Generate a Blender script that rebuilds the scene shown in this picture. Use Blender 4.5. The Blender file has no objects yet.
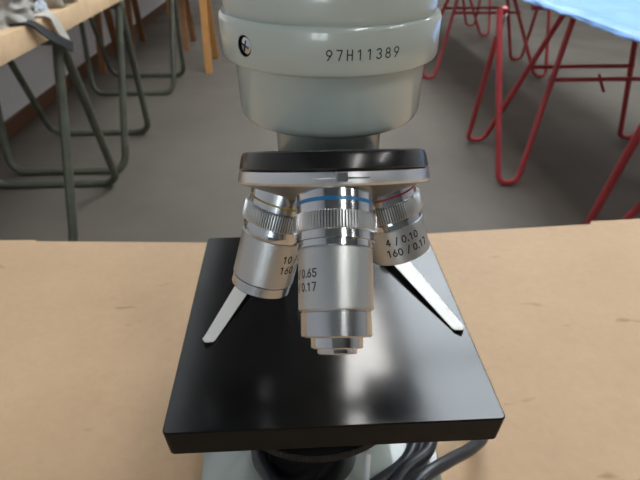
import bpy, bmesh, math, random
from mathutils import Vector, Matrix, noise
R = math.radians
S = bpy.context.scene
COL = S.collection
ZF = 855.0          # stage top above the floor (mm); the layout below is in mm from the front middle of the stage top


def V(x, y, z):
    return Vector((x / 1000, y / 1000, (z + ZF) / 1000))


# ------------------------------------------------------------------ materials
def mat(name, col, rough=.5, metal=0, spec=.5, coat=0, bump=0, bscale=200, var=0, vscale=20, rvar=0, emit=None, coat_rough=.08, aniso=0):
    m = bpy.data.materials.new(name)
    m.use_nodes = True
    nt = m.node_tree
    b = nt.nodes['Principled BSDF']
    b.inputs['Base Color'].default_value = (*col, 1)
    b.inputs['Roughness'].default_value = rough
    b.inputs['Metallic'].default_value = metal
    b.inputs['Specular IOR Level'].default_value = spec
    b.inputs['Coat Weight'].default_value = coat
    b.inputs['Coat Roughness'].default_value = coat_rough
    tc = nt.nodes.new('ShaderNodeTexCoord')
    if var:
        n = nt.nodes.new('ShaderNodeTexNoise'); n.inputs['Scale'].default_value = vscale
        n.inputs['Detail'].default_value = 6; n.inputs['Roughness'].default_value = .65
        nt.links.new(tc.outputs['Object'], n.inputs['Vector'])
        r = nt.nodes.new('ShaderNodeValToRGB')
        r.color_ramp.elements[0].position = .3; r.color_ramp.elements[1].position = .7
        r.color_ramp.elements[0].color = (*[c * (1 - var) for c in col], 1)
        r.color_ramp.elements[1].color = (*[min(1, c * (1 + var)) for c in col], 1)
        nt.links.new(n.outputs['Fac'], r.inputs['Fac'])
        nt.links.new(r.outputs['Color'], b.inputs['Base Color'])
    if rvar:
        n = nt.nodes.new('ShaderNodeTexNoise'); n.inputs['Scale'].default_value = vscale * 1.7
        n.inputs['Detail'].default_value = 8
        nt.links.new(tc.outputs['Object'], n.inputs['Vector'])
        mr = nt.nodes.new('ShaderNodeMapRange')
        mr.inputs['From Min'].default_value = .3; mr.inputs['From Max'].default_value = .7
        mr.inputs['To Min'].default_value = rough - rvar; mr.inputs['To Max'].default_value = rough + rvar
        nt.links.new(n.outputs['Fac'], mr.inputs['Value'])
        nt.links.new(mr.outputs['Result'], b.inputs['Roughness'])
    if bump:
        n = nt.nodes.new('ShaderNodeTexNoise'); n.inputs['Scale'].default_value = bscale
        n.inputs['Detail'].default_value = 4
        nt.links.new(tc.outputs['Object'], n.inputs['Vector'])
        bp = nt.nodes.new('ShaderNodeBump'); bp.inputs['Strength'].default_value = bump
        bp.inputs['Distance'].default_value = .0005
        nt.links.new(n.outputs['Fac'], bp.inputs['Height'])
        nt.links.new(bp.outputs['Normal'], b.inputs['Normal'])
    if emit:
        b.inputs['Emission Color'].default_value = (*emit[0], 1)
        b.inputs['Emission Strength'].default_value = emit[1]
    return m


M = {}
M['enamel'] = mat('grey_green_enamel', (.395, .44, .40), .30, coat=.8, coat_rough=.06, bump=.05, bscale=90)
M['seam'] = mat('dark_seam', (.03, .035, .03), .6)
M['black'] = mat('satin_black_paint', (.012, .012, .013), .24, spec=.42, bump=.02, bscale=700)
M['gloss'] = mat('gloss_black_bakelite', (.008, .008, .009), .24, spec=.4, coat=.1)
M['matt'] = mat('matt_black', (.006, .006, .006), .5, spec=.25)
M['chrome'] = mat('polished_chrome', (.54, .56, .58), .13, 1)
M['steel'] = mat('turned_steel', (.50, .52, .54), .24, 1, bump=.04, bscale=900)
M['knurl'] = mat('knurled_chrome', (.68, .69, .69), .34, 1)
M['groove'] = mat('shaded_groove', (.10, .10, .10), .4, .8)  # dark metal tone, painted shade between the knurl ridges
M['satin'] = mat('satin_chrome', (.50, .515, .515), .38, 1, bump=.12, bscale=2600)
M['alu'] = mat('worn_aluminium', (.64, .66, .68), .3, 1, rvar=.04, vscale=60, bump=.03, bscale=500)
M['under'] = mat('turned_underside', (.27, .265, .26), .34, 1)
M['clip'] = mat('brushed_clip_metal', (.88, .87, .84), .42, 0, bump=.1, bscale=1500)
M['blue'] = mat('blue_band', (.01, .14, .33), .3)
M['yellow'] = mat('yellow_band', (.27, .21, .02), .35)
M['red'] = mat('red_band', (.32, .015, .03), .35)
M['ink'] = mat('black_ink', (.01, .01, .012), .6)
M['cable'] = mat('black_rubber_cable', (.022, .025, .03), .32, spec=.5)
M['stage_side'] = mat('dull_black_stage_edge', (.005, .0045, .004), .5, spec=.16)
M['lens'] = mat('lens_glass', (.05, .06, .08), .05, 0, coat=1)


def stage_mat():
    m = mat('satin_black_stage', (.0045, .0045, .005), .17, spec=.45)
    nt = m.node_tree; b = nt.nodes['Principled BSDF']
    tc = nt.nodes.new('ShaderNodeTexCoord')
    n = nt.nodes.new('ShaderNodeTexNoise'); n.inputs['Scale'].default_value = 45; n.inputs['Detail'].default_value = 9
    n.inputs['Roughness'].default_value = .7
    nt.links.new(tc.outputs['Object'], n.inputs['Vector'])
    mr = nt.nodes.new('ShaderNodeMapRange'); mr.inputs['From Min'].default_value = .3; mr.inputs['From Max'].default_value = .7
    mr.inputs['To Min'].default_value = .12; mr.inputs['To Max'].default_value = .16
    nt.links.new(n.outputs['Fac'], mr.inputs['Value']); nt.links.new(mr.outputs['Result'], b.inputs['Roughness'])
    # dust specks and faint scuffs
    vo = nt.nodes.new('ShaderNodeTexVoronoi'); vo.inputs['Scale'].default_value = 75
    nt.links.new(tc.outputs['Object'], vo.inputs['Vector'])
    lt = nt.nodes.new('ShaderNodeMath'); lt.operation = 'LESS_THAN'; lt.inputs[1].default_value = .028
    nt.links.new(vo.outputs['Distance'], lt.inputs[0])
    n2 = nt.nodes.new('ShaderNodeTexNoise'); n2.inputs['Scale'].default_value = 28
    nt.links.new(tc.outputs['Object'], n2.inputs['Vector'])
    gt = nt.nodes.new('ShaderNodeMath'); gt.operation = 'GREATER_THAN'; gt.inputs[1].default_value = .56
    nt.links.new(n2.outputs['Fac'], gt.inputs[0])
    mu = nt.nodes.new('ShaderNodeMath'); mu.operation = 'MULTIPLY'
    nt.links.new(lt.outputs[0], mu.inputs[0]); nt.links.new(gt.outputs[0], mu.inputs[1])
    mx = nt.nodes.new('ShaderNodeMixRGB'); mx.inputs['Color1'].default_value = (.0045, .0045, .005, 1)
    mx.inputs['Color2'].default_value = (.16, .15, .13, 1)
    nt.links.new(mu.outputs[0], mx.inputs['Fac']); nt.links.new(mx.outputs['Color'], b.inputs['Base Color'])
    return m


M['stage'] = stage_mat()


def paper_mat():
    m = mat('brown_kraft_board', (.56, .375, .22), .62, spec=.3)
    nt = m.node_tree; b = nt.nodes['Principled BSDF']
    tc = nt.nodes.new('ShaderNodeTexCoord')
    def noise_(scale, det, rough=.6, sx=1, sy=1, rot=0):
        mp = nt.nodes.new('ShaderNodeMapping'); mp.inputs['Scale'].default_value = (sx, sy, 1)
        mp.inputs['Rotation'].default_value = (0, 0, rot)
        nt.links.new(tc.outputs['Object'], mp.inputs['Vector'])
        n = nt.nodes.new('ShaderNodeTexNoise'); n.inputs['Scale'].default_value = scale
        n.inputs['Detail'].default_value = det; n.inputs['Roughness'].default_value = rough
        nt.links.new(mp.outputs['Vector'], n.inputs['Vector'])
        return n
    def ramp(n, p0, p1, c0, c1):
        r = nt.nodes.new('ShaderNodeValToRGB')
        r.color_ramp.elements[0].position = p0; r.color_ramp.elements[1].position = p1
        r.color_ramp.elements[0].color = (*c0, 1); r.color_ramp.elements[1].color = (*c1, 1)
        nt.links.new(n.outputs['Fac'], r.inputs['Fac'])
        return r
    a = ramp(noise_(12, 8, .65), .3, .7, (.545, .365, .222), (.59, .405, .248))
    s = ramp(noise_(20, 3, .5, 1, 3.2, .3), .27, .33, (.72, .70, .66), (1, 1, 1))      # faint stains
    f = ramp(noise_(170, 3, .6), .25, .75, (.95, .95, .945), (1.03, 1.03, 1.03))          # fibre
    d = ramp(noise_(60, 2, .5), .19, .22, (.35, .28, .22), (1, 1, 1))                    # dark specks
    last = a
    for q in (s, f, d):
        mx = nt.nodes.new('ShaderNodeMixRGB'); mx.blend_type = 'MULTIPLY'; mx.inputs['Fac'].default_value = 1
        nt.links.new(last.outputs['Color'], mx.inputs['Color1']); nt.links.new(q.outputs['Color'], mx.inputs['Color2'])
        last = mx
    nt.links.new(last.outputs['Color'], b.inputs['Base Color'])
    bp = nt.nodes.new('ShaderNodeBump'); bp.inputs['Strength'].default_value = .12; bp.inputs['Distance'].default_value = .001
    nt.links.new(noise_(60, 5).outputs['Fac'], bp.inputs['Height']); nt.links.new(bp.outputs['Normal'], b.inputs['Normal'])
    return m


M['paper'] = paper_mat()
M['floor'] = mat('grey_concrete_floor', (.128, .112, .094), .55, spec=.35, var=.14, vscale=1.6, rvar=.08)
M['wall'] = mat('white_wall_paint', (.78, .79, .82), .8, var=.04, vscale=3)
M['wallgrey'] = mat('grey_wall_paint', (.22, .22, .22), .8, var=.04, vscale=3)
M['ceil'] = mat('ceiling_paint', (.20, .195, .185), .9)
M['skirt'] = mat('brown_skirting', (.13, .06, .03), .6)
M['pine'] = mat('pine_board', (.74, .52, .31), .55, var=.12, vscale=14)
M['pinetop'] = mat('pine_table_face', (.60, .43, .26), .6, var=.1, vscale=9)
M['wood'] = mat('orange_wood', (.50, .24, .07), .5, var=.12, vscale=18)
M['brownwood'] = mat('brown_wood', (.26, .12, .05), .55, var=.15, vscale=18)
M['green'] = mat('grey_green_tube', (.115, .125, .095), .42, .35, var=.3, vscale=12)
M['redtube'] = mat('red_painted_tube', (.44, .045, .055), .38, spec=.5, var=.2, vscale=9)
M['greytube'] = mat('galvanised_tube', (.45, .45, .43), .4, .6)
M['sheet'] = mat('blue_plastic_sheet', (.23, .43, .80), .4, spec=.5, var=.12, vscale=5)
M['khaki'] = mat('khaki_cloth', (.30, .27, .22), .9, var=.3, vscale=14, bump=.6, bscale=60)
M['greycloth'] = mat('pale_grey_cloth', (.40, .38, .35), .9, var=.25, vscale=11, bump=.6, bscale=60)
M['darkcloth'] = mat('dark_cloth', (.03, .03, .035), .8, var=.2, vscale=20)
M['creamcloth'] = mat('cream_cloth', (.62, .58, .52), .9)
M['bluecloth'] = mat('pale_blue_cloth', (.50, .55, .62), .9)
M['lamp'] = mat('fluorescent_diffuser', (.8, .8, .8), .5, emit=((1, .985, .95), 24))
M['housing'] = mat('white_lamp_housing', (.7, .7, .7), .5)
M['glass_sky2'] = mat('rooflight_glazing', (.6, .65, .7), .3, emit=((.86, .94, 1), 13.0))
M['glass_sky3'] = mat('dull_rooflight_glazing', (.6, .65, .7), .3, emit=((.86, .94, 1), 1.5))
M['glass_sky'] = mat('daylit_glazing', (.6, .65, .7), .3, emit=((.85, .94, 1), 8.0))


# ------------------------------------------------------------------ mesh helpers (mm)
def link(name, bm, m, parent=None, loc=None, rot=None, smooth=True, angle=35):
    me = bpy.data.meshes.new(name)
    bmesh.ops.recalc_face_normals(bm, faces=bm.faces)
    for v in bm.verts:
        v.co *= .001
    bm.to_mesh(me); bm.free()
    if not isinstance(m, (list, tuple)):
        m = [m]
    for q in m:
        me.materials.append(q)
    if smooth:
        me.polygons.foreach_set('use_smooth', [True] * len(me.polygons))
        me.set_sharp_from_angle(angle=R(angle))
    o = bpy.data.objects.new(name, me)
    COL.objects.link(o)
    if parent is not None:
        o.parent = parent
    if rot is not None:
        o.rotation_euler = rot
    if loc is not None:
        o.location = loc
    return o


def tag(o, label, cat, group=None, kind=None):
    if label: o['label'] = label
    if cat: o['category'] = cat
    if group: o['group'] = group
    if kind: o['kind'] = kind
    return o


def empty(name, loc):
    o = bpy.data.objects.new(name, None); COL.objects.link(o)
    o.location = loc; o.empty_display_size = .05
    return o


def box(bm, x0, x1, y0, y1, z0, z1, bev=0, seg=2):
    r = bmesh.ops.create_cube(bm, size=1)
    for v in r['verts']:
        v.co = Vector((x0 + (v.co.x + .5) * (x1 - x0), y0 + (v.co.y + .5) * (y1 - y0), z0 + (v.co.z + .5) * (z1 - z0)))
    if bev:
        es = list({e for v in r['verts'] for e in v.link_edges})
        bmesh.ops.bevel(bm, geom=es, offset=bev, segments=seg, affect='EDGES', profile=.5)
    return bm


def lathe(prof, seg=96, closed=False, bm=None, wob=None):
    """prof: (radius, axial) pairs; axis = +z. r=0 ends are poles."""
    bm = bm or bmesh.new()
    rings = []
    for r, z in prof:
        if r <= 1e-6:
            rings.append([bm.verts.new((0, 0, z))])
        else:
            rings.append([bm.verts.new(((wob(r, z, k) if wob else r) * math.cos(2 * math.pi * k / seg),
                                        (wob(r, z, k) if wob else r) * math.sin(2 * math.pi * k / seg), z)) for k in range(seg)])
    n = len(rings)
    for i in range(n if closed else n - 1):
        a, b = rings[i], rings[(i + 1) % n]
        for k in range(seg):
            k2 = (k + 1) % seg
            if len(a) == 1 and len(b) == 1: break
            if len(a) == 1: bm.faces.new((a[0], b[k], b[k2]))
            elif len(b) == 1: bm.faces.new((a[k], a[k2], b[0]))
            else: bm.faces.new((a[k], a[k2], b[k2], b[k]))
    return bm


def smooth_path(pts, n=6, closed=False):
    """Catmull-Rom through pts."""
    P = [Vector(p) for p in pts]; out = []
    m = len(P)
    for i in range(m if closed else m - 1):
        p1, p2 = P[i], P[(i + 1) % m]
        p0 = P[(i - 1) % m] if (closed or i > 0) else p1 * 2 - p2
        p3 = P[(i + 2) % m] if (closed or i + 2 < m) else p2 * 2 - p1
        for k in range(n):
            t = k / n
            out.append(.5 * ((2 * p1) + (p2 - p0) * t + (2 * p0 - 5 * p1 + 4 * p2 - p3) * t * t + (3 * p1 - p0 - 3 * p2 + p3) * t ** 3))
    if not closed: out.append(P[-1])
    return out


def fillet(pts, rad, n=6):
    """round the inner corners of a polyline"""
    P = [Vector(p) for p in pts]; out = [P[0]]
    for i in range(1, len(P) - 1):
        a = (P[i - 1] - P[i]); b = (P[i + 1] - P[i])
        d = min(rad, a.length * .48, b.length * .48)
        s, e = P[i] + a.normalized() * d, P[i] + b.normalized() * d
        for k in range(n + 1):
            t = k / n
            out.append(s * (1 - t) ** 2 + P[i] * 2 * t * (1 - t) + e * t * t)
    out.append(P[-1])
    return out


def tube(bm, pts, r, seg=12, closed=False):
    P = [Vector(p) for p in pts]; n = len(P); rings = []
    t0 = (P[1] - P[0]).normalized()
    up = Vector((0, 0, 1)) if abs(t0.z) < .9 else Vector((1, 0, 0))
    nrm = t0.cross(up).normalized()
    for i in range(n):
        if closed: t = (P[(i + 1) % n] - P[i - 1]).normalized()
        else: t = (P[min(i + 1, n - 1)] - P[max(i - 1, 0)]).normalized()
        nrm = (nrm - t * nrm.dot(t)).normalized()
        bi = t.cross(nrm)
        rings.append([bm.verts.new(P[i] + (nrm * math.cos(2 * math.pi * k / seg) + bi * math.sin(2 * math.pi * k / seg)) * r) for k in range(seg)])
    for i in range(n if closed else n - 1):
        a, b = rings[i], rings[(i + 1) % n]
        for k in range(seg):
            bm.faces.new((a[k], a[(k + 1) % seg], b[(k + 1) % seg], b[k]))
    if not closed:
        bm.faces.new(rings[0]); bm.faces.new(rings[-1][::-1])
    return bm


def prism(bm, poly, z0, z1):
    """polygon (x,y) extruded in z"""
    a = [bm.verts.new((x, y, z0)) for x, y in poly]; b = [bm.verts.new((x, y, z1)) for x, y in poly]
    n = len(poly)
    bm.faces.new(a[::-1]); bm.faces.new(b)
    for i in range(n):
        bm.faces.new((a[i], a[(i + 1) % n], b[(i + 1) % n], b[i]))
    return bm


def cut(o, cbm, loc=(0, 0, 0), rot=(0, 0, 0)):
    """subtract cbm (mm, in o's own space) from o"""
    c = link('cutter', cbm, M['matt'], smooth=False)
    c.rotation_euler = rot; c.location = Vector(loc) * .001
    if o.parent is not None:
        bpy.context.view_layer.update()
    c.matrix_world = o.matrix_world @ c.matrix_basis
    md = o.modifiers.new('cut', 'BOOLEAN'); md.operation = 'DIFFERENCE'; md.object = c; md.solver = 'EXACT'
    bpy.context.view_layer.update()
    dg = bpy.context.evaluated_depsgraph_get()
    me = bpy.data.meshes.new_from_object(o.evaluated_get(dg))
    o.modifiers.clear(); o.data = me
    me.polygons.foreach_set('use_smooth', [True] * len(me.polygons)); me.set_sharp_from_angle(angle=R(32))
    bpy.data.objects.remove(c)


# stroke lettering wrapped on a cylinder
def arc(cx, cy, rx, ry, a0, a1, n=14):
    return [(cx + rx * math.cos(R(a0 + (a1 - a0) * k / n)), cy + ry * math.sin(R(a0 + (a1 - a0) * k / n))) for k in range(n + 1)]


GL = {
    '0': [arc(.3, .5, .26, .46, 90, 450, 24)],
    '1': [[(.12, .80), (.34, .97), (.34, .03)]],
    '2': [arc(.3, .70, .24, .26, 165, -35) + [(.06, .03), (.56, .03)]],
    '3': [arc(.29, .73, .23, .23, 155, -90) + arc(.29, .27, .26, .23, 90, -155)],
    '4': [[(.42, .03), (.42, .97), (.04, .30), (.56, .30)]],
    '5': [[(.52, .96), (.12, .96), (.08, .56)] + arc(.29, .32, .25, .27, 115, -155)],
    '6': [[(.44, .97), (.12, .50)] + arc(.30, .30, .25, .26, 150, 510, 22)],
    '7': [[(.05, .96), (.55, .96), (.24, .03)]],
    '8': [arc(.3, .73, .21, .22, -90, 270, 20), arc(.3, .27, .25, .24, -90, 270, 20)],
    '9': [[(.16, .03), (.48, .50)] + arc(.30, .70, .25, .26, -30, 330, 22)],
    'H': [[(.06, .03), (.06, .97)], [(.54, .03), (.54, .97)], [(.06, .52), (.54, .52)]],
    '/': [[(.10, -.05), (.44, 1.02)]],
    '.': [[(.10, .0), (.10, .13)]],
    ' ': [],
}
ADV = {'.': .32, ' ': .42, '/': .58}


def lettering(lines, r, h, w, pitch=.86, flip=False):
    """lines: (text, start arc length, baseline axial). cylinder axis +z; text 'up' is +z (or -z if flip); arc grows to the viewer's right."""
    bm = bmesh.new()
    for text, s0, base in lines:
        s = s0
        for ch in text:
            for st in GL[ch]:
                P0 = [Vector((s + x * h, y * h)) for x, y in st]
                P = [P0[0]]
                for q in P0[1:]:
                    n_ = max(1, math.ceil((q - P[-1]).length / .3)); a0_ = P[-1]
                    P += [a0_.lerp(q, k_ / n_) for k_ in range(1, n_ + 1)]
                d = (P[0] - P[1]).normalized(); P[0] = P[0] + d * w * .4
                d = (P[-1] - P[-2]).normalized(); P[-1] = P[-1] + d * w * .4
                L, Q = [], []
                for i in range(len(P)):
                    t = (P[min(i + 1, len(P) - 1)] - P[max(i - 1, 0)])
                    t.normalize(); nn = Vector((-t.y, t.x)) * w * .5
                    L.append(P[i] + nn); Q.append(P[i] - nn)
                def to(p, dr):
                    a = p.x / r
                    z = base + (-p.y if flip else p.y)
                    a_ = -math.pi / 2 + (-a if flip else a)
                    return bm.verts.new(((r + dr) * math.cos(a_), (r + dr) * math.sin(a_), z))
                va = [to(p, .03) for p in L]; vb = [to(p, .03) for p in Q]
                ua = [to(p, -.05) for p in L]; ub = [to(p, -.05) for p in Q]
                for i in range(len(P) - 1):
                    bm.faces.new((va[i], vb[i], vb[i + 1], va[i + 1]))
                    bm.faces.new((ua[i], va[i], va[i + 1], ua[i + 1]))
                    bm.faces.new((ub[i], ub[i + 1], vb[i + 1], vb[i]))
                bm.faces.new((ua[0], ub[0], vb[0], va[0])); bm.faces.new((ua[-1], va[-1], vb[-1], ub[-1]))
            s += ADV.get(ch, pitch) * h
    return bm


# ================================================================== SETTING
def struct(name, bm, m, smooth=False):
    o = link(name, bm, m, smooth=smooth, loc=V(0, 0, 0)); o['kind'] = 'structure'; return o


XL, XR, YB, YF, ZC = -1515, 5200, -3600, 11500, 2350
struct('floor', box(bmesh.new(), XL - 120, XR + 120, YB - 120, YF + 120, -ZF - 100, -ZF), M['floor'])
struct('ceiling', box(bmesh.new(), XL - 120, XR + 120, YB - 120, YF + 120, ZC, ZC + 100), M['ceil'])
struct('wall_left', box(bmesh.new(), XL - 120, XL, YB, YF, -ZF, ZC), M['wall'])
struct('wall_right', box(bmesh.new(), XR, XR + 120, YB, YF, -ZF, ZC), M['wall'])
struct('wall_back', box(bmesh.new(), XL - 120, XR + 120, YF, YF + 120, -ZF, ZC), M['wall'])
struct('wall_front', box(bmesh.new(), XL - 120, XR + 120, YB - 120, YB, -ZF, ZC), M['wallgrey'])
struct('baseboard_left', box(bmesh.new(), XL, XL + 18, YB, YF, -ZF, -ZF + 85, 3), M['skirt'])
w = struct('window_1', box(bmesh.new(), -1400, -400, YB + 1, YB + 14, 100, 1500), M['glass_sky'])
fr = bmesh.new()
for a in ((-1460, -1400, 40, 1560), (-400, -340, 40, 1560), (-925, -875, 100, 1500)):
    box(fr, a[0], a[1], YB + 1, YB + 40, a[2], a[3])
for a in ((-1400, -400, 40, 100), (-1400, -400, 1500, 1560)):
    box(fr, a[0], a[1], YB + 1, YB + 40, a[2], a[3])
link('window_frame', fr, M['housing'], parent=w, smooth=False)

# rooflight ahead and to the right
w2 = struct('window_2', box(bmesh.new(), 700, 2000, 1100, 4700, ZC - 12, ZC - 1), M['glass_sky2'])
fr = bmesh.new()
for x in (700, 1350, 2000):
    box(fr, x - 25, x + 25, 1075, 4725, ZC - 60, ZC - 1)
for y in (1100, 2300, 3500, 4700):
    box(fr, 675, 2025, y - 20, y + 20, ZC - 55, ZC - 1)
link('window_frame', fr, M['housing'], parent=w2, smooth=False)
w3 = struct('window_3', box(bmesh.new(), -1430, -680, 1500, 6000, ZC - 12, ZC - 1), M['glass_sky3'])
fr = bmesh.new()
for x in (-1430, -1055, -680):
    box(fr, x - 20, x + 20, 1480, 6020, ZC - 55, ZC - 1)
for y in (1500, 3000, 4500, 6000):
    box(fr, -1450, -660, y - 20, y + 20, ZC - 50, ZC - 1)
link('window_frame', fr, M['housing'], parent=w3, smooth=False)
# ceiling lamps
LAMPS = [(1050, -1500), (410, 2280), (500, 6500), (500, 9000)] + [(2700, y) for y in (-500, 7000, 9500)] + [(3900, 3000)]
first = None
for (x, y) in LAMPS:
    if first is None:
        t = empty('ceiling_light', V(x, y, ZC))
        hb = bmesh.new(); box(hb, -170, 170, -640, 640, -50, 0, 4); link('lamp_housing', hb, M['housing'], t)
        db = bmesh.new(); box(db, -150, 150, -615, 615, -58, -50, 2); link('diffuser', db, M['lamp'], t)
        first = t
    else:
        t = first.copy(); COL.objects.link(t); t.location = V(x, y, ZC)
        for c in first.children:
            d = c.copy(); COL.objects.link(d); d.parent = t
    tag(t, 'flat white fluorescent fitting with glowing diffuser fixed to the ceiling above the hall', 'ceiling light', 'fluorescent fittings on the ceiling')

# ================================================================== WORK TABLE
tt = empty('work_table', V(0, 0, -ZF))
tag(tt, 'foreground table topped with brown board, carrying the microscope', 'table')
edge = [(-720, 329), (-265, 312), (-262, 309.5), (-100, 299), (10, 297), (115, 304), (288, 314), (292, 319.5), (345, 322), (760, 345)]
poly = edge[::-1] + [(-720, -520), (760, -520)]
b = prism(bmesh.new(), [(x, y) for x, y in poly], -105.0 + ZF - 4, -105.0 + ZF)
link('brown_cover', b, M['paper'], tt, smooth=False)
b = box(bmesh.new(), -716, 756, -516, 292, -109 + ZF - 22, -109.0 + ZF, 1)
link('tabletop', b, M['pinetop'], tt)
for x in (-600, 600):
    for y in (-440, 200):
        link('leg', box(bmesh.new(), x - 22, x + 22, y - 22, y + 22, 0, ZF - 131, 2), M['wood'], tt)
for y in (-440, 200):
    link('rail', box(bmesh.new(), -578, 578, y - 12, y + 12, ZF - 200, ZF - 131, 1), M['wood'], tt)

# ================================================================== MICROSCOPE
O = Vector((0, 70, -105))          # microscope origin (mm)
mic = empty('microscope', V(*O))
tag(mic, 'grey-green laboratory microscope with black square stage and three silver objectives on the brown table', 'microscope')


def mp(name, bm, m, loc=(0, 0, 0), rot=None, parent=None, **k):
    return link(name, bm, m, parent=parent or mic, loc=(Vector(loc) - O) * .001 if parent is None else Vector(loc) * .001, rot=rot, **k)


# base
bm = bmesh.new()
prism(bm, [(-64, 0), (-66, 60), (-62, 190), (-48, 205), (48, 205), (58, 190), (61, 60), (56, 0), (48, -8), (-56, -8)], -105, -80)
bmesh.ops.bevel(bm, geom=[e for e in bm.edges], offset=4.5, segments=4, affect='EDGES', profile=.6)
mp('base', bm, M['enamel'])
# lamp housing with knurled iris ring
mp('lamp_housing', lathe([(0, 0), (23, 0), (24, 1), (24, 34), (22.5, 36), (0, 36)], 72), M['gloss'], (-8, 47, -80))
mp('condenser', lathe([(0, 0), (19, 0), (20, 1), (20, 16), (26, 17), (26, 34), (0, 34)], 72), M['matt'], (-6, 52, -46))


def knurled(r, z0, z1, n, depth=.35, ch=.4):
    seg = n * 4
    def wob(rr, z, k):
        return rr - (depth if k % 4 in (2, 3) else 0)
    return lathe([(r - 2.2, z0), (r - ch, z0), (r, z0 + ch), (r, z1 - ch), (r - ch, z1), (r - 2.2, z1)], seg, closed=True,
                 wob=lambda rr, z, k: wob(rr, z, k) if rr > r - ch * 1.5 else rr)


ir = mp('iris_ring', lathe([(0, -5), (42, -5), (43.5, -4), (43.5, 0), (42, .8), (0, .8)], 120), M['matt'], (-6, 48, -24))
link('knurled_rim', knurled(44.2, -3.8, .4, 220, .25, .5), M['matt'], ir, angle=20)
mp('white_rod', lathe([(0, -26), (1.5, -26), (1.2, 1), (.9, 1.6), (0, 1.8)], 20), M['housing'], (18.3, 25, -54))  # thin white upright line beside the lamp housing

# stage
bm = bmesh.new()
r = bmesh.ops.create_cube(bm, size=1)
for v in r['verts']:
    top = v.co.z > 0
    hx = 65.6 if top else 64.6
    v.co = Vector((math.copysign(hx, v.co.x), 0.0 if v.co.y < 0 else 138, 0 if top else -13.4))
    if not top: v.co.y += .8 if v.co.y < 50 else -.8
vert = [e for e in bm.edges if abs(e.verts[0].co.z - e.verts[1].co.z) > 5]
bmesh.ops.bevel(bm, geom=vert, offset=2.2, segments=5, affect='EDGES', profile=.5)
hor = [e for e in bm.edges if abs(e.verts[0].co.z - e.verts[1].co.z) < .1 and len(e.link_faces) == 2 and abs(e.link_faces[0].normal.z - e.link_faces[1].normal.z) > .5]
bmesh.ops.bevel(bm, geom=hor, offset=.55, segments=3, affect='EDGES', profile=.5)
st = mp('stage', bm, M['stage'])
cut(st, lathe([(0, -20), (14, -20), (14, 8), (0, 8)], 64), (0, 66, 0))
st.data.set_sharp_from_angle(angle=R(8))
st.data.materials.append(M['stage_side'])
for pl in st.data.polygons:
    if abs(pl.normal.z) < .6 or pl.normal.z < 0: pl.material_index = 1
link('aperture_ring', lathe([(11, -2), (13.9, -2), (13.9, -.6), (11, -.6)], 64, closed=True), M['matt'], st, loc=Vector((0, 66, 0)) * .001)
# stage support bracket to the arm
mp('stage_bracket', box(bmesh.new(), -19, 19, 100, 158, -34, -13.4, 2), M['matt'])

# stage clips


def clip(tip, root, w0, w1):
    tip, root = Vector((*tip, 0)), Vector((*root, 0))
    d = (root - tip); L = d.length; ang = math.atan2(d.y, d.x)
    bm = bmesh.new(); prev = None; T = .55
    N = 34
    for i in range(N + 1):
        s = i / N * L
        # spring arch: touches the stage near the tip, tip turned up
        if s < 3: z = .35 + (3 - s) * .42
        else: z = .35 + 3.2 * math.sin(min(1, (s - 3) / (L - 3)) * math.pi * .5) ** 1.2
        w = w0 + (w1 - w0) * min(1, s / L * 1.05)
        if s < w0: w = w * (math.sqrt(max(0.02, 1 - ((w0 * .55 - s) / (w0 * .55)) ** 2)) if s < w0 * .55 else 1)
        ring = [bm.verts.new((s, sx * w / 2, z + zz)) for sx, zz in ((-1, 0), (1, 0), (1, T), (-1, T))]
        if prev:
            for k in range(4):
                bm.faces.new((prev[k], prev[(k + 1) % 4], ring[(k + 1) % 4], ring[k]))
        else: bm.faces.new(ring)
        prev = ring
    bm.faces.new(prev[::-1])
    c = mp('stage_clip', bm, M['clip'], tip, (0, 0, ang), angle=30)
    link('clip_post', lathe([(0, 0), (3.4, 0), (3.4, 3.5), (5, 3.6), (5, 7.5), (4.2, 8.4), (0, 8.4)], 40), M['chrome'], c, loc=Vector((L - 4, 0, 0)) * .001)
    return c


clip((-55, 46.5), (-30, 114), 5.4, 10.5)
clip((62, 48.5), (38, 116), 5.4, 10.5)

# arm with focus knobs
prof = [(146, -82), (150, -20), (150, 60), (149, 112), (140, 134), (112, 146), (70, 150), (70, 190), (120, 206), (168, 206), (192, 190), (196, 90), (196, 0), (200, -82)]
bm = bmesh.new()
a = [bm.verts.new((-21, y, z)) for y, z in prof]; c = [bm.verts.new((21, y, z)) for y, z in prof]
bm.faces.new(a); bm.faces.new(c[::-1])
for i in range(len(prof)):
    j = (i + 1) % len(prof); bm.faces.new((a[i], a[j], c[j], c[i]))
bmesh.ops.bevel(bm, geom=[e for e in bm.edges if abs(e.verts[0].co.x - e.verts[1].co.x) < .1], offset=4, segments=3, affect='EDGES')
mp('arm', bm, M['enamel'])
for s in (-1, 1):
    k = mp('focus_knob', lathe([(0, 0), (8, 0), (8, 20), (22, 21), (23, 22), (23, 57), (21.5, 59), (0, 59)], 80), M['gloss'], (s * 21, 166, 186), (0, s * R(90), 0))
    link('fine_focus_knob', lathe([(0, 59), (11, 59), (11, 67), (10, 68), (0, 68)], 60), M['chrome'], k)

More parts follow.
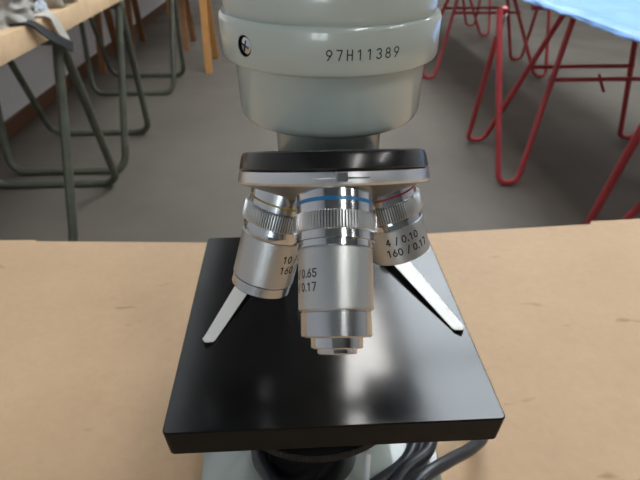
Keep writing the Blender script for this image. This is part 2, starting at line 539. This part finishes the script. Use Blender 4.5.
# head
HX, HY = -1.3, 45
mp('head_tube', lathe([(0, 107.6), (26.6, 107.6), (28.2, 108.0), (29.2, 109.0), (29.6, 110.6), (30.2, 128), (0, 128)], 128), M['enamel'], (HX + .3, HY, 0))
col = mp('head_collar', lathe([(28, 126.7), (32.6, 126.7), (33.6, 127.4), (34, 128.7), (34, 138), (33.7, 139.1), (33.2, 139.6), (32.2, 139.7), (28, 139.7)], 160, closed=True), M['enamel'], (HX, HY, 0))
mp('head_seam', lathe([(28, 126.3), (30.5, 126.3), (30.5, 126.8), (28, 126.8)], 128, closed=True), M['seam'], (HX, HY, 0))
mp('head_housing', lathe([(0, 138), (32.0, 138), (32.0, 139.8), (32.3, 140.4), (32.4, 142), (32.2, 146), (31.8, 150), (31, 157), (29, 164), (24, 169), (16, 173), (0, 175)], 128), M['enamel'], (HX, HY, 0))
# recessed cross-head screw
sa = R(-47.5)
sd = Vector((math.sin(sa), -math.cos(sa), 0))
scr_rot = Vector((0, 0, 1)).rotation_difference(sd).to_euler()
sc_c = sd * 34 + Vector((0, 0, 133.2))
cb = lathe([(0, -3.6), (2.9, -3.6), (2.9, 4), (0, 4)], 40)
cut(col, cb, sc_c, scr_rot)
screw = link('screw', lathe([(0, -3.6), (2.45, -3.6), (2.45, -1.1), (2.2, -.6), (1.3, -.3), (0, -.2)], 40), M['chrome'], col, loc=sc_c * .001, rot=scr_rot)
for q in (25, 115):
    cut(screw, box(bmesh.new(), -1.5, 1.5, -.33, .33, -1.2, 1), (0, 0, 0), (0, 0, R(q)))
link('screw_recess', lathe([(0, -3.55), (2.85, -3.55), (2.85, -.25), (2.75, -.25), (2.75, -3.4), (0, -3.4)], 40), M['matt'], col, loc=sc_c * .001, rot=scr_rot)
cdeg = R(-3.6)
link('serial_number', lettering([('97H11389', -3.3, 131.6)], 34, 2.7, .34, pitch=1.0), M['ink'], col)
# eyepiece tube (leans back over the arm)
ey = mp('eyepiece_tube', lathe([(0, -25), (17, -25), (17, 8), (13.5, 10), (13.5, 62), (15, 63), (15, 88), (13, 90), (8, 89), (0, 88)], 72), M['enamel'], (HX, HY + 8, 172), (R(-40), 0, 0))
link('eyepiece', lathe([(13.4, 60), (15.4, 60), (15.4, 92), (13, 94), (9, 93), (9, 60)], 72, closed=True), M['matt'], ey)

# nosepiece
AL, KA, RHO = R(23), R(19), 17.0
Ax = Vector((0, -math.sin(AL), -math.cos(AL))); Fw = Vector((0, -math.cos(AL), math.sin(AL))); Xx = Vector((1, 0, 0))
NC = Vector((-1.74, 14.68, 95.27))


def frame(z, x):
    """rotation whose local z is z and local -y faces towards -x direction vector"""
    z = z.normalized(); y = -(x - z * x.dot(z)).normalized(); xx = y.cross(z)
    return Matrix((xx, y, z)).transposed().to_euler()


nrot = frame(Ax, Fw)
nose = mp('nosepiece', lathe([(0, -3.9), (27.9, -3.9), (28.3, -3.7), (28.8, -.8), (28.4, -.2), (10, 6.1), (8.5, 6.8), (0, 6.8)], 160), [M['alu']], NC, nrot)
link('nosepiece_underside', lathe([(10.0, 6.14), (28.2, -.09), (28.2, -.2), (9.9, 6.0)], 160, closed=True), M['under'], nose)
link('nosepiece_cover', lathe([(0, -9.2), (25.6, -9.2), (26.9, -8.8), (27.4, -7.9), (28.1, -4.6), (27.9, -4.15), (26, -4.0), (0, -4.0)], 160), M['gloss'], nose)
# click-stop notch plate on the rim
nb = bmesh.new()
def rimpatch(bm, a0, a1, z0, z1, r0, r1, n=14):
    va = []
    for k in range(n + 1):
        a_ = -math.pi / 2 + a0 + (a1 - a0) * k / n
        va.append([bm.verts.new((rr * math.cos(a_), rr * math.sin(a_), z)) for rr, z in ((r0, z0), (r1, z0), (r1, z1), (r0, z1))])
    for k in range(n):
        for j in range(4):
            bm.faces.new((va[k][j], va[k][(j + 1) % 4], va[k + 1][(j + 1) % 4], va[k + 1][j]))
    bm.faces.new(va[0]); bm.faces.new(va[-1][::-1])
rimpatch(nb, R(-14), R(-3), -2.35, -2.0, 28.0, 28.75); rimpatch(nb, R(3.2), R(16), -2.35, -2.0, 28.0, 28.75)
link('rim_slot', nb, M['under'], nose, smooth=False)
nb = bmesh.new(); rimpatch(nb, R(-2.6), R(2.6), -3.5, -1.4, 28.0, 29.1)
link('click_stop', nb, M['chrome'], nose, smooth=False)
# neck between nosepiece and head
mp('nosepiece_mount', lathe([(0, 90), (16.6, 90), (17.3, 91), (17.7, 109.5), (0, 109.5)], 96), M['enamel'], (-1.6, 40, 0))


def objective(ph, spec, lines, tw, th, tname):
    ph = R(ph)
    rad = Fw * math.cos(ph) + Xx * math.sin(ph)
    d = (Ax * math.cos(KA) + rad * math.sin(KA)).normalized()
    Sp = NC + rad * RHO
    fwd = Vector((-14, -128, 164)) - Sp       # lettering is laid out from the side towards the front
    rot = frame(d, fwd)
    c0, k0, k1, b0, b1, e1 = spec['collar'], spec['k0'], spec['k1'], spec['b0'], spec['b1'], spec['e1']
    rk, rb = spec['rk'], spec['rb']
    rc = spec.get('rc', 10.4)
    o = mp('objective', lathe([(0, c0 - 4), (rc, c0 - 4), (rc, k0), (rc, k1), (rc + .1, b0 - 1.9), (rc - .35, b0 - 1.75), (rc - .35, b0 - .15), (rb - .3, b0), (rb - .3, b0 + 1), (0, b0 + 1)], 128), M['chrome'], Sp, rot)
    bz = k0 - spec.get('bz', 2.6)
    link('colour_band', lathe([(rc - .3, bz), (rc + .06, bz), (rc + .06, bz + spec.get('bw', .8)), (rc - .3, bz + spec.get('bw', .8))], 128, closed=True), M[spec['band']], o)
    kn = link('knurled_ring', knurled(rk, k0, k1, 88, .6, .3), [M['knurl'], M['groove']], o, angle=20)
    for pl in kn.data.polygons:      # groove bottoms take the darker metal that paints in their shade
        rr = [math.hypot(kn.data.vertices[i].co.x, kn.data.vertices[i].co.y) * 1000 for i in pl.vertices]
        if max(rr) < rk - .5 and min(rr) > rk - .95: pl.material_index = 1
    link('barrel', lathe([(0, b0), (rb - .35, b0), (rb, b0 + .3), (rb * spec.get('tap', 1), b1 - .3), (rb * spec.get('tap', 1) - .25, b1), (0, b1)], 128), M['satin'], o)
    if e1 > b1:
        re = spec['re']
        link('front_sleeve', lathe([(0, b1 - 1), (re - .3, b1 - 1), (re - .3, b1 + .35), (re, b1 + .5), (re, e1 - .4), (re - .4, e1), (0, e1)], 128), M['steel'], o)
    if 'tips' in spec:
        pr = [(0, e1 - 1)]
        z = e1 - .4
        for rr, zz in spec['tips']:
            pr += [(rr, z), (rr, zz - .3), (rr - .3, zz)]; z = zz
        pr += [(pr[-1][0] - 1.6, z), (0, z)]
        link('front_mount', lathe(pr, 96), M['chrome'], o)
        link('front_lens', lathe([(0, z - .2), (1.8, z - .2), (1.8, z + .05), (0, z + .35)], 40), M['lens'], o)
    link('lettering', lettering(lines, rb * (1 + spec.get('tap', 1)) / 2 + .02, th, tw, flip=True, pitch=.77), M['ink'], o)
    return o


objective(-4, dict(collar=0, k0=9.2, k1=14.0, b0=18.1, b1=34.0, e1=40.8, rk=11.2, rb=9.85, re=9.25, band='blue', bz=3.4, bw=1.0,
                   tips=[(6.8, 43.6), (5.2, 45)]),
          [('40 / 0.65', -16.6, 25.9), ('160 / 0.17', -18.4, 29.3)], .34, 2.15, 'a')
objective(-124, dict(collar=2, k0=8.6, k1=14.2, b0=18.2, b1=34.0, e1=38, rk=11.6, rb=10.3, re=10.0, band='yellow', bw=.6, tips=[(7, 38.2)]),
          [('10 / 0.25', 5.2, 24.6), ('160 / 0.17', 5.0, 28.4)], .40, 2.5, 'b')
objective(116, dict(collar=0, k0=6.6, k1=12.0, b0=14.6, b1=26.2, e1=26.2, rk=11.3, rb=10.1, re=9, band='red', bw=.6, tap=.985, tips=[(7, 27.5)]),
          [('4 / 0.10', -3.6, 19.4), ('160 / 0.17', -4.2, 23.2)], .40, 2.35, 'c')

# mains cable coiled on the base
pts = [(60, 196, -70), (30, 150, -74), (-20, 120, -76), (-38, 85, -76), (-29, 42, -76), (-20, 29, -76), (2, 17, -76), (28, 27, -76), (46, 44, -76), (54, 80, -76), (30, 112, -76), (-10, 118, -74),
       (-42, 90, -72), (-37, 48, -73), (-31, 31, -74), (-8, 8, -76), (20, 12, -75), (39, 30, -74), (55, 44, -74), (62, 80, -73), (40, 118, -72), (-8, 128, -69),
       (-46, 98, -68), (-38, 48, -68), (-24, 18, -69), (0, 2, -70), (28, 10, -71), (48, 25, -72), (63, 35, -76), (80, 47, -83), (92, 62, -90), (92, 90, -98), (70, 130, -88)]
mp('power_cable', tube(bmesh.new(), smooth_path(pts, 8), 3.4, 14), M['cable'])

# ================================================================== LEFT TRESTLE TABLE
GT = 'green metal trestles under the left table'


def green_trestle(yh, yn, yf, x0=-735, x1=-1330, zt=-160, label=''):
    t = empty('metal_trestle', V((x0 + x1) / 2, yh, -ZF))
    tag(t, label, 'trestle', GT)
    def L(p): return (p[0] - (x0 + x1) / 2, p[1] - yh, p[2] + ZF)
    for yfoot, sgn in ((yn, -1), (yf, 1)):
        P = [(x0, yh + sgn * 14, zt - 22), (x0 - 42, yfoot, -ZF + 14), (x1 + 42, yfoot, -ZF + 14), (x1, yh + sgn * 14, zt - 22)]
        link('leg_frame', tube(bmesh.new(), fillet([L(p) for p in P], 75), 15.5, 14), M['green'], t)
    bm = bmesh.new(); box(bm, *sorted((x1 - (x0 + x1) / 2 - 25, x0 - (x0 + x1) / 2 + 18)), -24, 24, zt - 30 + ZF, zt + ZF, 3)
    link('top_rail', bm, M['green'], t)
    return t


green_trestle(1625, 1420, 1975, label='grey-green tubular trestle at the near end of the left table, beside the black strap')
green_trestle(2330, 2105, 2598, label='grey-green tubular trestle, second one along under the left table')
green_trestle(3527, 3309, 3746, label='grey-green tubular trestle far back under the left table')
ys = [700, 1448, 2172, 4300]
lab = ['pine tabletop nearest at the left, piled with the cloths', 'pine tabletop in the middle of the left row, after the hanging strap', 'far pine tabletop at the end of the left row']
for i in range(3):
    o = link('trestle_tabletop', box(bmesh.new(), -1430 + 1080, -722 + 1080, 0, ys[i + 1] - ys[i] - 4, -160 + ZF, -98 + ZF, 2.5), M['pine'], loc=V(-1080, ys[i], -ZF))
    tag(o, lab[i], 'tabletop', 'pine tabletops of the left row')


# cloth heaps
def heap(name, x, y, z, sx, sy, sz, m, label, seed, extra=None):
    bm = bmesh.new()
    bmesh.ops.create_icosphere(bm, subdivisions=5, radius=1)
    for v in bm.verts:
        n = noise.noise(v.co * 1.7 + Vector((seed, 0, 0))) * .30 + noise.noise(v.co * 4.2 + Vector((0, seed, 0))) * .16
        rdg = abs(noise.noise(v.co * 3.1 + Vector((0, 0, seed)))) * -.28
        p = v.co * (1 + n + rdg)
        v.co = Vector((p.x * sx, p.y * sy, max(0, p.z + .35) * sz))
    o = link(name, bm, m, loc=V(x, y, z), smooth=True, angle=80)
    tag(o, label, 'cloth', 'cloths heaped on the left table')
    return o


heap('folded_cloth', -851, 1085, -98, 128, 110, 125, M['khaki'], 'khaki crumpled cloth at the near end of the pile, cut by the left edge', 61)
heap('folded_cloth', -844, 1460, -98, 122, 125, 110, M['greycloth'], 'pale grey crumpled cloth beside the white rag on the left table', 3)
heap('folded_cloth', -841, 1775, -98, 122, 150, 105, M['khaki'], 'khaki crumpled cloth in the middle of the pile on the left table', 11)
heap('folded_cloth', -844, 2130, -98, 125, 155, 125, M['greycloth'], 'pale grey crumpled cloth beyond the middle khaki one on the left table', 23)
heap('folded_cloth', -851, 2620, -98, 130, 210, 120, M['khaki'], 'khaki crumpled cloth farthest along the left table', 31)
heap('dark_pouch', -760, 1265, -98, 28, 36, 60, M['darkcloth'], 'small dark pouch at the left edge of the cloth pile', 41)
heap('blue_cloth', -757, 1610, -98, 16, 40, 26, M['bluecloth'], 'pale blue folded cloth lying at the front of the pile by the table edge', 47)


def strip(name, path, w, T, m, label, cat):
    bm = bmesh.new(); prev = None
    P = smooth_path(path, 6)
    for i, p in enumerate(P):
        t = (P[min(i + 1, len(P) - 1)] - P[max(i - 1, 0)]).normalized()
        side = Vector((0, 1, 0)); side = (side - t * side.dot(t)).normalized(); nn = t.cross(side)
        ring = [bm.verts.new(p + side * a * w / 2 + nn * c * T / 2) for a, c in ((-1, -1), (1, -1), (1, 1), (-1, 1))]
        if prev:
            for k in range(4): bm.faces.new((prev[k], prev[(k + 1) % 4], ring[(k + 1) % 4], ring[k]))
        else: bm.faces.new(ring)
        prev = ring
    bm.faces.new(prev[::-1])
    o = link(name, bm, m, loc=V(0, 0, 0), angle=50)
    tag(o, label, cat); return o


strip('white_rag', [(-748, 1520, -93), (-735, 1530, -92), (-711, 1550, -98), (-709, 1590, -140), (-709, 1625, -188)], 40, 5, M['creamcloth'], 'narrow white rag hanging over the edge of the left table', 'rag')
strip('black_strap', [(-760, 1400, -94), (-735, 1412, -93), (-712, 1430, -100), (-699, 1490, -140), (-697, 1560, -172), (-698, 1625, -200)], 30, 5, M['darkcloth'], 'black strap drooping over the edge of the left table beside the white rag', 'strap')

# wooden trestles farther back on the left


def leg_bm(a, b_, w, d):
    bm = bmesh.new(); a, b_ = Vector(a), Vector(b_)
    va = [bm.verts.new(a + Vector((sx * w / 2, sy * d / 2, 0))) for sx, sy in ((-1, -1), (1, -1), (1, 1), (-1, 1))]
    vb = [bm.verts.new(b_ + Vector((sx * w / 2, sy * d / 2, 0))) for sx, sy in ((-1, -1), (1, -1), (1, 1), (-1, 1))]
    bm.faces.new(va[::-1]); bm.faces.new(vb)
    for k in range(4): bm.faces.new((va[k], va[(k + 1) % 4], vb[(k + 1) % 4], vb[k]))
    return bm


def wood_trestle(y, dy, x0, x1, ml, mr, label):
    cx = (x0 + x1) / 2
    t = empty('wooden_trestle', V(cx, y, -ZF)); tag(t, label, 'trestle', 'wooden trestles at the far left')
    for x, mm in ((x0, ml), (x1, mr)):
        for s in (-1, 1):
            sx = 14 * (1 if x > cx else -1)
            link('leg', leg_bm((x - cx, s * dy, 0), (x - cx - sx, s * 30, ZF - 163), 48, 30), mm, t)
    link('top_rail', box(bmesh.new(), x0 - cx - 20, x1 - cx + 20, -25, 25, ZF - 183, ZF - 160, 1), mm, t)
    return t


wood_trestle(4080, 230, -1390, -616, M['brownwood'], M['wood'], 'wooden trestle with the bright orange leg beside the microscope head')
wood_trestle(4790, 200, -1360, -900, M['brownwood'], M['brownwood'], 'brown wooden trestle against the wall behind the green ones')
wood_trestle(6500, 200, -1360, -960, M['wood'], M['wood'], 'orange wooden trestle farthest back along the left wall')
o = link('trestle_tabletop', box(bmesh.new(), -400, 400, 0, 2500, ZF - 160, ZF - 98, 2.5), M['pine'], loc=V(-1000, 4310, -ZF))
tag(o, 'last pine tabletop by the left wall, over the wooden trestles', 'tabletop', 'pine tabletops of the left row')

# ================================================================== RIGHT: RED TRESTLES AND BLUE SHEET
def red_trestle(yh, dx, label, spread=250, far=255, cap=False):
    cx = 1310 + dx
    t = empty('red_trestle', V(cx, yh, -ZF)); tag(t, label, 'trestle', 'red hairpin trestles under the right tables')
    ZT = -153
    def hair(xa, xf, xb, yf):
        # one bent V-leg: two tops on the hinge line, a rounded foot on the floor
        s = 1 if yf > 0 else -1
        P = [(xa - 1310, s * 10, ZT + ZF - 14), (xf - 1310 - 42, yf, 16), (xf - 1310 + 42, yf, 16), (xb - 1310, s * 10, ZT + ZF - 14)]
        return tube(bmesh.new(), fillet(P, 75, 8), 12.3, 12)
    for yf in (-spread, far):
        o1 = 14 if yf > 0 else 0
        link('leg', hair(846 + o1 * 2.2, 925 + o1, 1170 - o1 * 2, yf), M['redtube'], t)
        link('leg', hair(1452, 1742 + o1, 1770, yf), M['redtube'], t)
        f = .40
        zz = (ZT - f * (ZT + ZF)) + ZF
        s = yf * f + (10 if yf > 0 else -10) * .6
        link('crossbar', tube(bmesh.new(), [(1170 - 1310 - f * 235, s, zz), (1452 - 1310 + f * 290, s, zz)], 9, 10), M['redtube'], t)
    link('top_tube', tube(bmesh.new(), [(985 - 1310, 0, ZT + ZF - 12), (1790 - 1310, 0, ZT + ZF - 12)], 12, 12), M['redtube'], t)
    return t


red_trestle(1130, 65, 'red hairpin trestle cut off by the right edge of the picture', 250, 215)
tr = red_trestle(2135, 0, 'red hairpin trestle in the middle of the right row, under the blue sheet corner')
link('brace', tube(bmesh.new(), [(1290 - 1310, -100, 440), (1350 - 1310, -70, 360)], 6, 8), M['redtube'], tr)
pa, pb = Vector((877 - 1310, 10, ZF - 167)), Vector((897 - 1310, 255, 16))
link('grey_sleeve', tube(bmesh.new(), [pa.lerp(pb, .04), pa.lerp(pb, .17)], 16, 12), M['greytube'], tr)
red_trestle(3845, 50, 'red hairpin trestle behind the microscope head on the right')
red_trestle(5300, 120, 'red hairpin trestle farthest back on the right')
yy = [850, 2500, 4200, 6100]
rl = ['tabletop of the near right table, under the blue sheet', 'tabletop of the second table in the right row', 'farthest tabletop in the right row']
for i in range(3):
    o = link('trestle_tabletop', box(bmesh.new(), -396, 400, 0, yy[i + 1] - yy[i] - 5, -153 + ZF, -137 + ZF, 2), M['pinetop'], loc=V(1385 + i * 15, yy[i], -ZF))
    tag(o, rl[i], 'tabletop', 'tabletops of the right row')
# the sheet lies on the slab and hangs over its left edge
bm = bmesh.new(); NX, NY = 60, 150
x0s, x1s, y0s, y1s = 975, 1790, 860, 2480
def hang(y):
    return 13 + 8 * noise.noise(Vector((y * .006, 3.1, 0))) + 5 * noise.noise(Vector((y * .02, 7, 0)))
grid = []
for j in range(NY + 1):
    y = y0s + (y1s - y0s) * j / NY; row = []
    h = hang(y)
    for i in range(NX + 1):
        if i < 10:
            f = 1 - i / 10; x = 979 - 5 * math.sin(f * 1.5) + 10 * noise.noise(Vector((y * .01, f, 2))) * f - 6; z = -133 - h * f
            if f > .02: x = min(x, 975)
        else:
            u = (i - 10) / (NX - 10); x = 977 + u * (x1s - 977)
            z = -132 + 14 * max(0, noise.noise(Vector((x * .008, y * .004, 5))) + .25) + 6 * max(0, noise.noise(Vector((x * .03, y * .012, 9))))
            if i == 10: z = -133
        row.append(bm.verts.new((x - 1380, y - 1600, z + ZF)))
    grid.append(row)
for j in range(NY):
    for i in range(NX):
        bm.faces.new((grid[j][i], grid[j][i + 1], grid[j + 1][i + 1], grid[j + 1][i]))
bmesh.ops.recalc_face_normals(bm, faces=bm.faces)
g = bmesh.ops.solidify(bm, geom=bm.faces[:], thickness=-1.2)
for v in bm.verts:
    if v.co.x > 978 - 1380: v.co.z = max(v.co.z, -136.5 + ZF)
o = link('blue_plastic_sheet', bm, M['sheet'], loc=V(1380, 1600, -ZF), angle=60)
tag(o, 'light blue plastic sheet spread over the right table, drooping at its edge', 'sheet')

# ================================================================== WORLD, CAMERA
wd = bpy.data.worlds.new('room_air'); S.world = wd; wd.use_nodes = True
wd.node_tree.nodes['Background'].inputs[0].default_value = (.8, .85, .9, 1)
wd.node_tree.nodes['Background'].inputs[1].default_value = .05

cd = bpy.data.cameras.new('camera'); cam = bpy.data.objects.new('camera', cd); COL.objects.link(cam)
cd.sensor_width = 36; cd.lens = 520 / 640 * 36; cd.clip_start = .01; cd.clip_end = 60
pi_, ya, ro = R(32.3), R(3.3), R(.2)
fw = Vector((math.sin(ya) * math.cos(pi_), math.cos(ya) * math.cos(pi_), -math.sin(pi_)))
rt = Vector((math.cos(ya), -math.sin(ya), 0)); up = rt.cross(fw)
r2 = rt * math.cos(ro) + up * math.sin(ro); u2 = up * math.cos(ro) - rt * math.sin(ro)
cam.rotation_euler = Matrix((r2, u2, -fw)).transposed().to_euler()
cam.location = V(-14, -127.8, 164.5)
cd.dof.use_dof = True; cd.dof.focus_distance = .165; cd.dof.aperture_fstop = 30
S.camera = cam
vs = S.view_settings
vs.view_transform = 'Standard'; vs.look = 'None'; vs.gamma = 1; vs.use_curve_mapping = False
vs.exposure = -.35
